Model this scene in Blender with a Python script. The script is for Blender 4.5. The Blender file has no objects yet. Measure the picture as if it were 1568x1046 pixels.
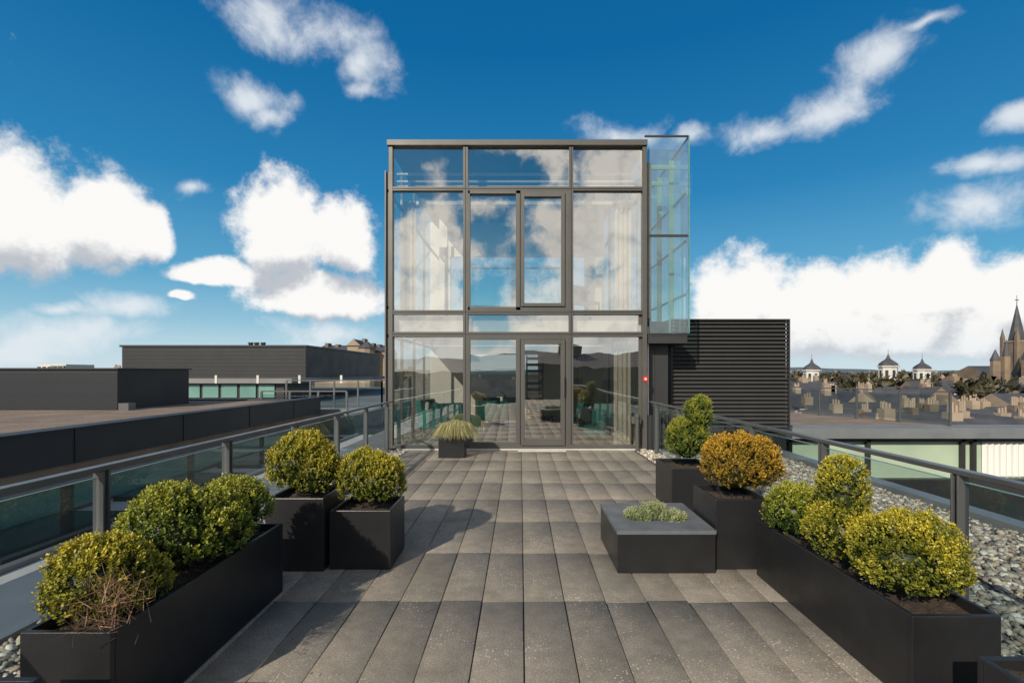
import bpy, math, random
import numpy as np
from mathutils import Vector, Matrix
random.seed(4); rng=np.random.default_rng(7)
S=bpy.context.scene
COL=S.collection
F=740.0; VX=797.0; HY=570.0; H=1.6
def PX(px,d): return (px-VX)*d/F
def PZ(py,d): return H-(py-HY)*d/F

# ---------------------------------------------------------------- materials
def newmat(name):
    m=bpy.data.materials.new(name); m.use_nodes=True
    nt=m.node_tree; nt.nodes.clear()
    out=nt.nodes.new('ShaderNodeOutputMaterial')
    return m,nt,out
def N(nt,t,**k):
    n=nt.nodes.new(t)
    for a,b in k.items(): setattr(n,a,b)
    return n
def mix_col(nt,fac,a,b,blend='MIX'):
    n=N(nt,'ShaderNodeMix',data_type='RGBA',blend_type=blend)
    for i,v in ((0,fac),(6,a),(7,b)):
        if isinstance(v,bpy.types.NodeSocket): nt.links.new(v,n.inputs[i])
        elif i==0: n.inputs[0].default_value=v
        else: n.inputs[i].default_value=(*v,1) if len(v)==3 else v
    return n.outputs[2]
def noise(nt,vec,scale,detail=4,rough=.55,dist=0):
    n=N(nt,'ShaderNodeTexNoise'); n.inputs['Scale'].default_value=scale
    n.inputs['Detail'].default_value=detail; n.inputs['Roughness'].default_value=rough
    n.inputs['Distortion'].default_value=dist
    if vec is not None: nt.links.new(vec,n.inputs['Vector'])
    return n.outputs[0]
def ramp(nt,fac,stops):
    r=N(nt,'ShaderNodeValToRGB'); e=r.color_ramp.elements
    while len(e)<len(stops): e.new(.5)
    for el,(p,c) in zip(e,stops):
        el.position=p; el.color=(c,c,c,1) if not hasattr(c,'__len__') else (*c,1)
    nt.links.new(fac,r.inputs[0]); return r.outputs[0]
def surf(name,c1,c2=None,scale=3,rough=.6,metal=0,bump=0,bscale=40,rvar=.1,spec=.5):
    m,nt,out=newmat(name)
    b=N(nt,'ShaderNodeBsdfPrincipled'); nt.links.new(b.outputs[0],out.inputs[0])
    g=N(nt,'ShaderNodeNewGeometry').outputs['Position']
    c2=c2 or tuple(x*.75 for x in c1)
    n=noise(nt,g,scale,4)
    f=ramp(nt,n,[(.3,0),(.7,1)])
    nt.links.new(mix_col(nt,f,c1,c2),b.inputs['Base Color'])
    mr=N(nt,'ShaderNodeMapRange'); nt.links.new(n,mr.inputs[0])
    mr.inputs[3].default_value=rough-rvar; mr.inputs[4].default_value=rough+rvar
    nt.links.new(mr.outputs[0],b.inputs['Roughness'])
    b.inputs['Metallic'].default_value=metal
    b.inputs['Specular IOR Level'].default_value=spec
    if bump:
        bp=N(nt,'ShaderNodeBump'); bp.inputs['Strength'].default_value=bump; bp.inputs['Distance'].default_value=.02
        nt.links.new(noise(nt,g,bscale,3),bp.inputs['Height']); nt.links.new(bp.outputs[0],b.inputs['Normal'])
    return m
def glassmat(name,tint,base,gl=(1,1,1),wav=0.0,wscale=1.2,rough=0.0,fres=.9):
    m,nt,out=newmat(name)
    t=N(nt,'ShaderNodeBsdfTransparent'); t.inputs[0].default_value=(*tint,1)
    g=N(nt,'ShaderNodeBsdfGlossy'); g.inputs[0].default_value=(*gl,1); g.inputs['Roughness'].default_value=rough
    ge=N(nt,'ShaderNodeNewGeometry')
    dt=N(nt,'ShaderNodeVectorMath',operation='DOT_PRODUCT'); nt.links.new(ge.outputs['Normal'],dt.inputs[0]); nt.links.new(ge.outputs['Incoming'],dt.inputs[1])
    ab=N(nt,'ShaderNodeMath',operation='ABSOLUTE'); nt.links.new(dt.outputs['Value'],ab.inputs[0])
    om=N(nt,'ShaderNodeMath',operation='SUBTRACT'); om.inputs[0].default_value=1; nt.links.new(ab.outputs[0],om.inputs[1])
    pw=N(nt,'ShaderNodeMath',operation='POWER'); nt.links.new(om.outputs[0],pw.inputs[0]); pw.inputs[1].default_value=5
    ad=N(nt,'ShaderNodeMath',operation='MULTIPLY_ADD',use_clamp=True); nt.links.new(pw.outputs[0],ad.inputs[0]); ad.inputs[1].default_value=fres; ad.inputs[2].default_value=base
    mx=N(nt,'ShaderNodeMixShader'); nt.links.new(ad.outputs[0],mx.inputs[0]); nt.links.new(t.outputs[0],mx.inputs[1]); nt.links.new(g.outputs[0],mx.inputs[2])
    if wav:
        bp=N(nt,'ShaderNodeBump'); bp.inputs['Strength'].default_value=wav; bp.inputs['Distance'].default_value=.05
        nt.links.new(noise(nt,ge.outputs['Position'],wscale,2),bp.inputs['Height']); nt.links.new(bp.outputs[0],g.inputs['Normal'])
    nt.links.new(mx.outputs[0],out.inputs[0]); return m
def attrmat(name,rough=.6,mult=None,transl=0.0,spec=.4,nscale=30,namt=.3):
    m,nt,out=newmat(name)
    b=N(nt,'ShaderNodeBsdfPrincipled')
    a=N(nt,'ShaderNodeAttribute',attribute_name='Col').outputs['Color']
    c=a
    if namt:
        g=N(nt,'ShaderNodeNewGeometry').outputs['Position']
        n=ramp(nt,noise(nt,g,nscale,2),[(.3,1-namt),(.7,1+namt*.5)])
        c=mix_col(nt,1.0,a,n,'MULTIPLY')
    nt.links.new(c,b.inputs['Base Color']); b.inputs['Roughness'].default_value=rough
    b.inputs['Specular IOR Level'].default_value=spec
    if transl:
        t=N(nt,'ShaderNodeBsdfTranslucent'); nt.links.new(c,t.inputs[0])
        mx=N(nt,'ShaderNodeMixShader'); mx.inputs[0].default_value=transl
        nt.links.new(b.outputs[0],mx.inputs[1]); nt.links.new(t.outputs[0],mx.inputs[2]); nt.links.new(mx.outputs[0],out.inputs[0])
    else: nt.links.new(b.outputs[0],out.inputs[0])
    return m

M={}
M['frame']=surf('frame_metal',(.105,.10,.09),(.082,.08,.072),2,.45,.3)
M['dark']=surf('dark_cladding',(.038,.038,.038),(.028,.028,.029),1.2,.5,.2)
M['blade']=surf('louvre_blade',(.062,.062,.060),(.048,.048,.047),1.2,.5,.2)
M['parapet']=surf('parapet_cladding',(.013,.017,.024),(.009,.012,.018),1.2,.5,.0)
M['darker']=surf('dark_louvre',(.022,.023,.025),(.016,.017,.02),1.2,.5,.2)
M['planter']=surf('planter_black_fibre',(.018,.018,.019),(.011,.011,.012),5,.36,0,.05,60,.08)
M['lid']=surf('planter_lid_slate',(.13,.14,.15),(.085,.093,.10),6,.5,0,.05,60)
M['soil']=surf('soil',(.06,.038,.024),(.03,.02,.012),30,.95,0,1.0,60)
M['rail']=surf('rail_steel',(.17,.17,.165),(.13,.13,.13),4,.38,.6)
M['white']=surf('interior_white',(.68,.66,.61),(.62,.60,.56),1,.7)
M['cream']=surf('curtain_cream',(.66,.63,.55),(.55,.52,.45),9,.9)
M['wood']=surf('oak_floor',(.30,.22,.14),(.22,.16,.10),4,.45)
M['teal']=surf('teal_velvet',(.03,.22,.19),(.02,.14,.125),12,.85)
M['cushion']=surf('cushion_grey',(.45,.47,.44),(.3,.34,.32),25,.9)
M['black']=surf('black_trim',(.012,.012,.013),None,3,.5)
M['sill']=surf('sill_stone',(.55,.53,.49),(.45,.43,.4),6,.7)
M['stone']=surf('sandstone',(.24,.175,.115),(.12,.09,.065),.25,.85)
M['stone2']=surf('sandstone_pale',(.36,.28,.20),(.22,.17,.12),.3,.85)
M['whitestone']=surf('pale_stone',(.6,.57,.52),(.5,.47,.42),.8,.8)
M['slate']=surf('slate_roof',(.075,.075,.080),(.04,.04,.044),.5,.7)
M['roofgrav']=surf('roof_chippings',(.24,.18,.13),(.15,.11,.082),1.3,.95,0,.8,12)
M['roofgrey']=surf('roof_membrane',(.20,.20,.19),(.15,.15,.145),.8,.8)
M['coping']=surf('coping_metal',(.24,.25,.25),(.18,.19,.195),1.5,.4,.3)
M['red']=surf('red_plastic',(.55,.02,.02),None,3,.4)
M['wgreen']=surf('green_glazing',(.20,.36,.31),(.10,.2,.18),.35,.12)
M['wdark']=surf('dark_glazing',(.02,.028,.03),(.04,.05,.055),.5,.08,spec=.8)
M['wpale']=surf('blind_glazing',(.42,.50,.36),(.30,.38,.29),.5,.3)
M['ground']=surf('ground_city',(.05,.05,.04),(.03,.04,.02),.02,.9)
M['hill']=surf('hill',(.10,.13,.13),(.08,.11,.12),.002,.95)
M['fglass']=glassmat('facade_glass',(.86,.88,.83),.54,(1,.965,.90),.06,1.1)
M['sglass']=glassmat('side_glass',(.90,.93,.91),.07)
M['tglass']=glassmat('stair_glass',(.80,.92,.91),.19,(.9,1,1))
M['edge']=surf('glass_edge_green',(.12,.27,.25),(.07,.18,.17),2,.2)
M['rglass']=glassmat('balustrade_glass',(.66,.74,.76),.08,(.8,.95,1),fres=.6)

# ---------------------------------------------------------------- mesh builder
class MB:
    def __init__(s): s.v=[];s.f=[];s.m=[];s.mats=[]
    def mi(s,k):
        if k not in s.mats: s.mats.append(k)
        return s.mats.index(k)
    def add(s,vs,fs,k):
        o=len(s.v); s.v+=[tuple(v) for v in vs]; i=s.mi(k)
        for f in fs: s.f.append(tuple(o+a for a in f)); s.m.append(i)
    def box(s,x0,x1,y0,y1,z0,z1,k):
        if x0>x1:x0,x1=x1,x0
        if y0>y1:y0,y1=y1,y0
        if z0>z1:z0,z1=z1,z0
        s.add([(x0,y0,z0),(x1,y0,z0),(x1,y1,z0),(x0,y1,z0),(x0,y0,z1),(x1,y0,z1),(x1,y1,z1),(x0,y1,z1)],
          [(0,3,2,1),(4,5,6,7),(0,1,5,4),(1,2,6,5),(2,3,7,6),(3,0,4,7)],k)
    def tbox(s,mat,sx,sy,sz,k):
        vs=[mat@Vector((a*sx/2,b*sy/2,c*sz/2)) for c in(-1,1) for a,b in((-1,-1),(1,-1),(1,1),(-1,1))]
        s.add(vs,[(0,3,2,1),(4,5,6,7),(0,1,5,4),(1,2,6,5),(2,3,7,6),(3,0,4,7)],k)
    def quad(s,a,b,c,d,k): s.add([a,b,c,d],[(0,1,2,3)],k)
    def frus(s,x,y,z0,z1,r0,r1,n,k,rot=0):
        vs=[];
        for z,r in((z0,r0),(z1,r1)):
            for i in range(n):
                a=2*math.pi*(i+.5)/n+rot; vs.append((x+r*math.cos(a),y+r*math.sin(a),z))
        fs=[(i,(i+1)%n,n+(i+1)%n,n+i) for i in range(n)]+[tuple(range(n-1,-1,-1)),tuple(range(n,2*n))]
        s.add(vs,fs,k)
    def gable(s,x0,x1,y0,y1,z0,z1,k,axis='x',kw=None):
        kw=kw or k
        if axis=='x':
            ym=(y0+y1)/2; v=[(x0,y0,z0),(x1,y0,z0),(x1,y1,z0),(x0,y1,z0),(x0,ym,z1),(x1,ym,z1)]
            s.add(v,[(0,1,5,4),(2,3,4,5)],k); s.add(v,[(0,4,3),(1,2,5)],kw)
        else:
            xm=(x0+x1)/2; v=[(x0,y0,z0),(x1,y0,z0),(x1,y1,z0),(x0,y1,z0),(xm,y0,z1),(xm,y1,z1)]
            s.add(v,[(0,4,5,3),(1,2,5,4)],k); s.add(v,[(0,1,4),(2,3,5)],kw)
    def obj(s,name,parent=None,bevel=0,smooth=False,seg=2):
        me=bpy.data.meshes.new(name); me.from_pydata(s.v,[],s.f)
        for k in s.mats: me.materials.append(M[k])
        me.polygons.foreach_set('material_index',s.m)
        if smooth: me.polygons.foreach_set('use_smooth',[True]*len(s.f))
        me.update(); o=bpy.data.objects.new(name,me); COL.objects.link(o)
        if parent: o.parent=parent
        if bevel:
            b=o.modifiers.new('bevel','BEVEL'); b.width=bevel; b.segments=seg; b.limit_method='ANGLE'
        return o
def empty(name):
    e=bpy.data.objects.new(name,None); e.empty_display_size=.3; COL.objects.link(e); return e
def npmesh(name,v,f,mats,col=None,mi=None,parent=None,smooth=False):
    me=bpy.data.meshes.new(name); nf,k=f.shape
    me.vertices.add(len(v)); me.vertices.foreach_set('co',v.astype(np.float32).ravel())
    me.loops.add(nf*k); me.loops.foreach_set('vertex_index',f.astype(np.int32).ravel())
    me.polygons.add(nf); me.polygons.foreach_set('loop_start',np.arange(0,nf*k,k,dtype=np.int32))
    me.polygons.foreach_set('loop_total',np.full(nf,k,dtype=np.int32))
    if smooth: me.polygons.foreach_set('use_smooth',np.ones(nf,dtype=bool))
    for m in mats: me.materials.append(m)
    if mi is not None: me.polygons.foreach_set('material_index',mi.astype(np.int32))
    me.update(calc_edges=True)
    if col is not None:
        a=me.color_attributes.new('Col','FLOAT_COLOR','POINT')
        a.data.foreach_set('color',np.hstack([col,np.ones((len(col),1))]).astype(np.float32).ravel())
    o=bpy.data.objects.new(name,me); COL.objects.link(o)
    if parent:o.parent=parent
    return o

# ---------------------------------------------------------------- paving
m,nt,out=newmat('paving_slab')
b=N(nt,'ShaderNodeBsdfPrincipled'); nt.links.new(b.outputs[0],out.inputs[0])
g=N(nt,'ShaderNodeNewGeometry').outputs['Position']
a=N(nt,'ShaderNodeAttribute',attribute_name='Col').outputs['Color']
c=mix_col(nt,1.0,a,ramp(nt,noise(nt,g,.9,6,.68),[(.28,(.58,.60,.60)),(.72,(1.22,1.2,1.16))]),'MULTIPLY')
c=mix_col(nt,1.0,c,ramp(nt,noise(nt,g,110,3,.75),[(.3,.55),(.7,1.4)]),'MULTIPLY')
c=mix_col(nt,1.0,c,ramp(nt,noise(nt,g,9,5,.7),[(.3,.80),(.7,1.14)]),'MULTIPLY')
vo=N(nt,'ShaderNodeTexVoronoi'); vo.inputs['Scale'].default_value=58; nt.links.new(g,vo.inputs['Vector'])
sp=ramp(nt,vo.outputs['Distance'],[(.20,1),(.36,0)])
pm=ramp(nt,noise(nt,g,1.7,5,.65),[(.44,0),(.62,1)])
rn=N(nt,'ShaderNodeSeparateColor'); nt.links.new(vo.outputs['Color'],rn.inputs[0])
gt=ramp(nt,rn.outputs[0],[(.50,0),(.75,1)])
k1=N(nt,'ShaderNodeMath',operation='MULTIPLY'); nt.links.new(sp,k1.inputs[0]); nt.links.new(pm,k1.inputs[1])
k2=N(nt,'ShaderNodeMath',operation='MULTIPLY'); nt.links.new(k1.outputs[0],k2.inputs[0]); nt.links.new(gt,k2.inputs[1])
c=mix_col(nt,k2.outputs[0],c,(.50,.47,.41))
nt.links.new(c,b.inputs['Base Color']); b.inputs['Roughness'].default_value=.82
bp=N(nt,'ShaderNodeBump'); bp.inputs['Strength'].default_value=.7; bp.inputs['Distance'].default_value=.005
nt.links.new(noise(nt,g,120,4,.7),bp.inputs['Height']); nt.links.new(bp.outputs[0],b.inputs['Normal'])
M['pave']=m
TW=.288; TL=.90
V=[];Fc=[];Cc=[]
ncol=16; x0=-ncol/2*TW+.02
for i in range(ncol):
    cx_=random.uniform(-.02,.02); gl=random.uniform(.003,.0055)
    for j in range(-7,12):
        gap=gl+random.uniform(-.0008,.0008)
        xa=x0+i*TW+gap; xb=x0+(i+1)*TW-gap; ya=j*TL-.22+cx_+.0011; yb=(j+1)*TL-.22+cx_-.0011
        ya=max(ya,-5);yb=min(yb,9.93)
        if yb-ya<.05: continue
        z=random.uniform(-.0008,.0008); e=.002; o=len(V)
        t=random.gauss(1.0,.04)+(.12 if random.random()<.04 else 0); cc=(.226*t,.197*t,.160*t)
        V+=[(xa,ya,z-.02),(xb,ya,z-.02),(xb,yb,z-.02),(xa,yb,z-.02),(xa,ya,z-e),(xb,ya,z-e),(xb,yb,z-e),(xa,yb,z-e),
            (xa+e,ya+e,z),(xb-e,ya+e,z),(xb-e,yb-e,z),(xa+e,yb-e,z)]
        Cc+=[cc]*12
        for q in((0,1,5,4),(1,2,6,5),(2,3,7,6),(3,0,4,7),(4,5,9,8),(5,6,10,9),(6,7,11,10),(7,4,8,11),(8,9,10,11)): Fc.append(tuple(o+a for a in q))
npmesh('paving',np.array(V),np.array(Fc),[M['pave']],np.array(Cc))
PEDGE=ncol/2*TW+.02

tb=empty('terrace_roof_deck')
B=MB()
B.box(-3.85,5.07,-5,14.2,-.6,-.035,'roofgrey')
B.box(-PEDGE+.04,PEDGE,-5,9.93,-.034,-.015,'black')
B.box(-3.8,5.0,-5,14.15,-16,-.6,'dark')
B.obj('deck_slab',tb)
B=MB()
B.box(-3.87,-3.08,-5,9.9,-.034,.02,'coping')
for j in range(-2,8): B.box(-3.872,-3.078,j*1.3,j*1.3+.012,-.034,.024,'dark')
B.box(4.98,5.2,-5,9.95,-.034,.06,'coping')
B.box(PEDGE+.0,PEDGE+.02,-5,9.9,-.034,.004,'dark'); B.box(-PEDGE+.02,-PEDGE+.04,-5,9.9,-.034,.004,'dark')
B.obj('edge_trim',tb)

pt=(1+5**.5)/2
iv=np.array([(-1,pt,0),(1,pt,0),(-1,-pt,0),(1,-pt,0),(0,-1,pt),(0,1,pt),(0,-1,-pt),(0,1,-pt),(pt,0,-1),(pt,0,1),(-pt,0,-1),(-pt,0,1)])/math.sqrt(1+pt*pt)
iff=np.array([(0,11,5),(0,5,1),(0,1,7),(0,7,10),(0,10,11),(1,5,9),(5,11,4),(11,10,2),(10,7,6),(7,1,8),(3,9,4),(3,4,2),(3,2,6),(3,6,8),(3,8,9),(4,9,5),(2,4,11),(6,2,10),(8,6,7),(9,8,1)])
def gravel(name,x0,x1,y0,y1,n):
    p=np.column_stack([rng.uniform(x0,x1,n),rng.uniform(y0,y1,n),rng.uniform(-.03,.0,n)])
    s=(.012+.024*rng.uniform(0,1,n)**1.6)[:,None]*np.column_stack([rng.uniform(.9,1.5,n),rng.uniform(.8,1.2,n),rng.uniform(.45,.8,n)])
    a=rng.uniform(0,6.28,n); ca,sa=np.cos(a),np.sin(a)
    v=iv[None]*s[:,None]*rng.uniform(.82,1.18,(n,12,1))
    tl=rng.normal(0,.3,(n,2)); 
    x=v[...,0]*ca[:,None]-v[...,1]*sa[:,None]; y=v[...,0]*sa[:,None]+v[...,1]*ca[:,None]; z=v[...,2]+x*tl[:,:1]+y*tl[:,1:]
    v=np.stack([x,y,z],-1)+p[:,None]
    f=(iff[None]+12*np.arange(n)[:,None,None]).reshape(-1,3)
    pal=np.array([(.50,.44,.36),(.38,.33,.26),(.60,.56,.48),(.24,.21,.17),(.42,.33,.23),(.15,.135,.12),(.30,.26,.21)])
    c=pal[rng.integers(0,7,n)]*rng.uniform(.75,1.15,(n,1)); c=np.repeat(c,12,0)
    npmesh(name,v.reshape(-1,3),f,[M['peb']],c,smooth=True)
M['peb']=attrmat('pebble',.8,namt=0)
gravel('gravel',PEDGE+.04,4.96,2.0,10.0,22000)
gravel('gravel.001',-3.06,-PEDGE+.0,2.0,9.9,6000)

# ---------------------------------------------------------------- balustrades
def balustrade(name,pts_d,x,zr,y0,y1):
    e=empty(name); B=MB()
    B.box(x-.034,x+.034,y0,y1,zr-.032,zr,'rail')
    for d in pts_d:
        B.box(x-.035,x+.035,d-.028,d-.014,-.03,zr-.034,'rail'); B.box(x-.035,x+.035,d+.014,d+.028,-.03,zr-.034,'rail')
        B.box(x-.06,x+.06,d-.07,d+.07,-.03,-.012,'rail')
        B.box(x-.012,x+.012,d-.014,d+.014,.1,.16,'rail');B.box(x-.012,x+.012,d-.014,d+.014,zr-.2,zr-.14,'rail')
    B.obj('posts_and_handrail',e,.003,seg=1)
    G=MB(); ds=[y0]+list(pts_d)+[y1]
    for a,b_ in zip(ds[:-1],ds[1:]):
        if b_-a>.15:
            G.quad((x,a+.04,.05),(x,b_-.04,.05),(x,b_-.04,zr-.075),(x,a+.04,zr-.075),'rglass')
            G.box(x-.006,x+.006,a+.04,b_-.04,zr-.075,zr-.070,'edge')
    G.obj('glass_panels',e)
    return e
balustrade('glass_balustrade',[-.86,.45,1.76,3.07,4.385,5.70,7.0,8.31,9.6],-2.66,1.01,-3,9.93)
balustrade('glass_balustrade',[-1.0,.32,1.63,2.95,4.27,5.58,6.9,8.2,9.5],2.68,1.01,-3,9.93)

# ---------------------------------------------------------------- glass tower
FY=10.05; sc=FY/F
fx=lambda p:(p-VX)*sc
fz=lambda p:H-(p-HY)*sc
tw=empty('glass_rooftop_pavilion')
B=MB()
def fr(xa,xb,ya,yb,y0=FY-.05,y1=FY+.10,k='frame'): B.box(fx(xa),fx(xb),y0,y1,fz(yb),fz(ya),k)
ztop=217; zb=686
for xa,xb in((596,602),(709.5,717),(871,877.5),(983,990)): fr(xa,xb,226,zb,FY-.052,FY+.1)
fr(594,990,217,225.5,FY-.09,FY+.12)
for ya,yb in((287.5,293.5),(475.5,482),(508.5,516),(681,686)): 
    for xa,xb in((602,709.5),(717,871),(877.5,983)): fr(xa,xb,ya,yb)
for x in(713.2,874.3): fr(x-.6,x+.6,226,680,FY-.056,FY-.05,'black')
for y in(290.5,478.7,512.2): fr(602,983,y-.5,y+.5,FY-.0565,FY-.0495,'black')
fr(717,720,293.5,475.5);fr(790,797,293.5,475.5);fr(717,797,293.5,298);fr(717,797,470.5,475.5)
fr(865,871,293.5,475.5);fr(797,865,293.5,297)
fr(797,865,470.5,475.5)
fr(797.5,803,297.5,470,FY-.085,FY+.06);fr(859,864.5,297.5,470,FY-.085,FY+.06);fr(803,859,297.5,303.5,FY-.085,FY+.06);fr(803,859,465,470,FY-.085,FY+.06)
fr(717,720,516,681);fr(790,797,516,681);fr(720,790,516,520);fr(720,790,677,681);fr(865,871,516,681);fr(797,865,516,520)
fr(797.5,803.5,520.5,681,FY-.09,FY+.06);fr(858.5,864.5,520.5,681,FY-.09,FY+.06);fr(803.5,858.5,520.5,527,FY-.09,FY+.06);fr(803.5,858.5,671,681,FY-.09,FY+.06)
fr(796,797.5,297,470,FY-.056,FY,'black');fr(796,797.5,520,681,FY-.056,FY,'black')
B.obj('curtain_wall_frames',tw,.004,seg=1)
B=MB(); B.box(fx(861),fx(863),FY-.15,FY-.13,fz(605),fz(575),'rail'); B.box(fx(861),fx(863),FY-.14,FY-.09,fz(578),fz(576),'rail');B.box(fx(861),fx(863),FY-.14,FY-.09,fz(604),fz(602),'rail')
B.obj('door_handle',tw)
G=MB()
def pane(xa,xb,ya,yb,y=FY+.02,k='fglass'):
    t=random.uniform(-.006,.006); u=random.uniform(-.006,.006)
    G.quad((fx(xa),y-t-u,fz(yb)),(fx(xb),y+t-u,fz(yb)),(fx(xb),y+t+u,fz(ya)),(fx(xa),y-t+u,fz(ya)),k)
for xa,xb in((602,709.5),(717,871),(877.5,983)):
    pane(xa,xb,225.5,287.5); pane(xa,xb,482,508.5)
for xa,xb in((602,709.5),(877.5,983)): pane(xa,xb,293.5,475.5); pane(xa,xb,516,681)
pane(720,790,298,470.5);pane(803,859,303.5,465,FY-.02);pane(720,790,520,677);pane(803.5,858.5,527,671,FY-.02)
G.obj('facade_glazing',tw)
XL=fx(590);XR=fx(988);YB=15.2
B=MB()
B.box(fx(595),XR,FY+.12,YB,fz(226),fz(218),'frame')
B.box(XL,XR,FY+.12,YB,fz(508),fz(484),'white')
B.box(XL,XR,FY+.0,YB,-.6,.0,'dark')
B.box(XL+.02,XR-.02,FY+.1,YB-.1,.0,.03,'wood')
B.box(XL+.1,XR-.02,FY+.12,YB-.1,fz(484),fz(484)+.02,'wood')
B.box(fx(588),fx(590),FY+.05,FY+.55,0,fz(260),'frame')
B.box(fx(590),fx(596),FY+.1,FY+.25,0,fz(262),'frame')
B.box(fx(990),fx(997),FY-.02,FY+.25,fz(488),fz(250),'dark')
for y in(11.3,12.6,13.9,YB-.05): 
    B.box(XL,XL+.06,y,y+.06,0,fz(226),'frame'); B.box(XR-.06,XR,y,y+.06,0,fz(226),'frame')
for z in(fz(290),fz(514),fz(470)):
    B.box(XL+.005,XL+.055,FY+.1,YB,z-.03,z+.03,'frame'); B.box(XR-.055,XR-.005,FY+.1,YB,z-.03,z+.03,'frame')
def bw(xa,xb,za,zc,k='white'): B.box(xa,xb,YB-.12,YB,za,zc,k)
z2=fz(484)+.02
bw(XL,-1.6,0,fz(510));bw(.55,XR,0,fz(510));bw(-1.6,.55,2.15,fz(510));bw(-1.6,-1.0,0,.9)
bw(XL,-2.2,z2,fz(226));bw(2.0,XR,z2,fz(226));bw(-.3,.1,z2,fz(226));bw(-2.2,2.0,z2,z2+.35);bw(-2.2,2.0,5.2,fz(226))
B.obj('structure',tw)
G=MB()
G.quad((XL+.03,FY+.1,0),(XL+.03,YB,0),(XL+.03,YB,fz(226)),(XL+.03,FY+.1,fz(226)),'sglass')
G.quad((XR-.03,FY+.1,fz(484)),(XR-.03,YB,fz(484)),(XR-.03,YB,fz(226)),(XR-.03,FY+.1,fz(226)),'sglass')
G.quad((-2.2,YB-.06,0),(2,YB-.06,0),(2,YB-.06,5.2),(-2.2,YB-.06,5.2),'sglass')
G.obj('side_glazing',tw)
B=MB(); B.box(XR-.02,XR+.1,FY+.1,YB,0,fz(500),'white'); 
B.box(-2.55,XR,FY-.12,FY+.1,-.03,.02,'sill'); B.box(-.05,.92,FY-.3,FY-.12,-.03,.012,'sill')
B.obj('threshold_and_wall',tw)
def curtain(xa,xb,y,z0,z1,k='cream'):
    n=int((xb-xa)/.02); c=MB()
    for i in range(n):
        a=xa+(xb-xa)*i/n;b2=xa+(xb-xa)*(i+1)/n
        ya=y+.035*math.sin(i*1.3)+.01*math.sin(i*.37); yb=y+.035*math.sin((i+1)*1.3)+.01*math.sin((i+1)*.37)
        c.quad((a,ya,z0),(b2,yb,z0),(b2,yb,z1),(a,ya,z1),k)
    c.obj('curtain',tw,smooth=True)
curtain(fx(945),fx(972),10.4,z2,fz(300)); curtain(fx(612),fx(632),10.4,z2,fz(300))
curtain(fx(945),fx(973),10.45,.03,fz(520)); curtain(fx(905),fx(918),12.4,.03,fz(535))
B=MB()
for z in(fz(250),fz(262),fz(270)): B.box(XL+.1,XR-.1,10.6,10.66,z-.02,z+.02,'white')
B.box(XL+.1,XR-.1,10.9,11.1,fz(292),fz(284),'white')
for x in(-1.95,2.0): B.box(x-.1,x+.1,12.2,12.4,z2,fz(226),'white')
B.box(-1.1,1.0,10.5,10.54,fz(405),fz(402),'rail'); B.box(-1.1,1.0,10.5,10.54,fz(468),fz(463),'edge')
B.obj('interior_fittings',tw)
G=MB(); G.quad((-1.1,10.52,fz(463)),(1.0,10.52,fz(463)),(1.0,10.52,fz(405)),(-1.1,10.52,fz(405)),'tglass'); G.obj('inner_glass_guard',tw)
def chair(name,x,y,z,r=0,k='teal'):
    e=empty(name); e.location=(x,y,z); e.rotation_euler=(0,0,r); B=MB()
    B.box(-.24,.24,-.24,.24,.40,.46,k); B.box(-.24,.24,.20,.26,.46,.88,k)
    B.obj('seat_and_back',e,.025)
    B=MB()
    for a in(-.21,.21):
        for c in(-.21,.21): B.box(a-.015,a+.015,c-.015,c+.015,0,.40,'black')
    B.obj('legs',e); return e
def armchair(x,y,z,r,w=.8):
    e=empty('teal_armchair'); e.location=(x,y,z); e.rotation_euler=(0,0,r); B=MB(); h=w/2
    B.box(-h+.14,h-.14,-.36,.30,.16,.42,'teal')
    B.box(-h,-h+.14,-.38,.36,.12,.60,'teal');B.box(h-.14,h,-.38,.36,.12,.60,'teal')
    B.tbox(Matrix.Translation((0,.33,.52))@Matrix.Rotation(-.15,4,'X'),w-.06,.16,.68,'teal')
    B.obj('upholstery',e,.045,seg=3)
    B=MB()
    B.tbox(Matrix.Translation((-.12,.17,.60))@Matrix.Rotation(-.3,4,'X')@Matrix.Rotation(.5,4,'Y'),.34,.11,.34,'cushion')
    B.tbox(Matrix.Translation((.14,.15,.58))@Matrix.Rotation(-.3,4,'X')@Matrix.Rotation(-.3,4,'Y'),.34,.11,.34,'teal')
    B.obj('cushions',e,.05,seg=3)
    B=MB()
    for a in(-h+.06,h-.06):
        for c in(-.32,.30): B.frus(a,c,0,.13,.015,.022,8,'black')
    B.obj('feet',e)
armchair(-1.42,10.85,.03,.5,.85); armchair(1.55,10.8,.03,-.45,.9); armchair(-2.15,12.6,.03,1.2,.8)
e=empty('dining_table'); B=MB(); B.box(-1.05,.05,12.2,12.9,.72,.76,'white')
for a in(-.98,-.02):
    for c in(12.27,12.83): B.box(a-.025,a+.025,c-.025,c+.025,.03,.72,'white')
B.obj('top_and_legs',e,.005,seg=1)
for x,y,r in((-.8,11.9,math.pi),(-.25,11.9,math.pi),(-.8,13.15,0),(-.25,13.15,0),(.55,12.2,1.2)): chair('dining_chair',x,y,.03,r)
chair('dining_chair',1.55,11.4,z2,.6,'black')
e=empty('slatted_wine_rack'); B=MB()
B.box(.14,.17,11.6,11.9,.03,2.0,'black');B.box(.52,.55,11.6,11.9,.03,2.0,'black')
for i in range(12): B.box(.17,.52,11.6,11.9,.25+i*.15,.31+i*.15,'wood'if i%3 else'black')
B.obj('rack',e)
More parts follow.
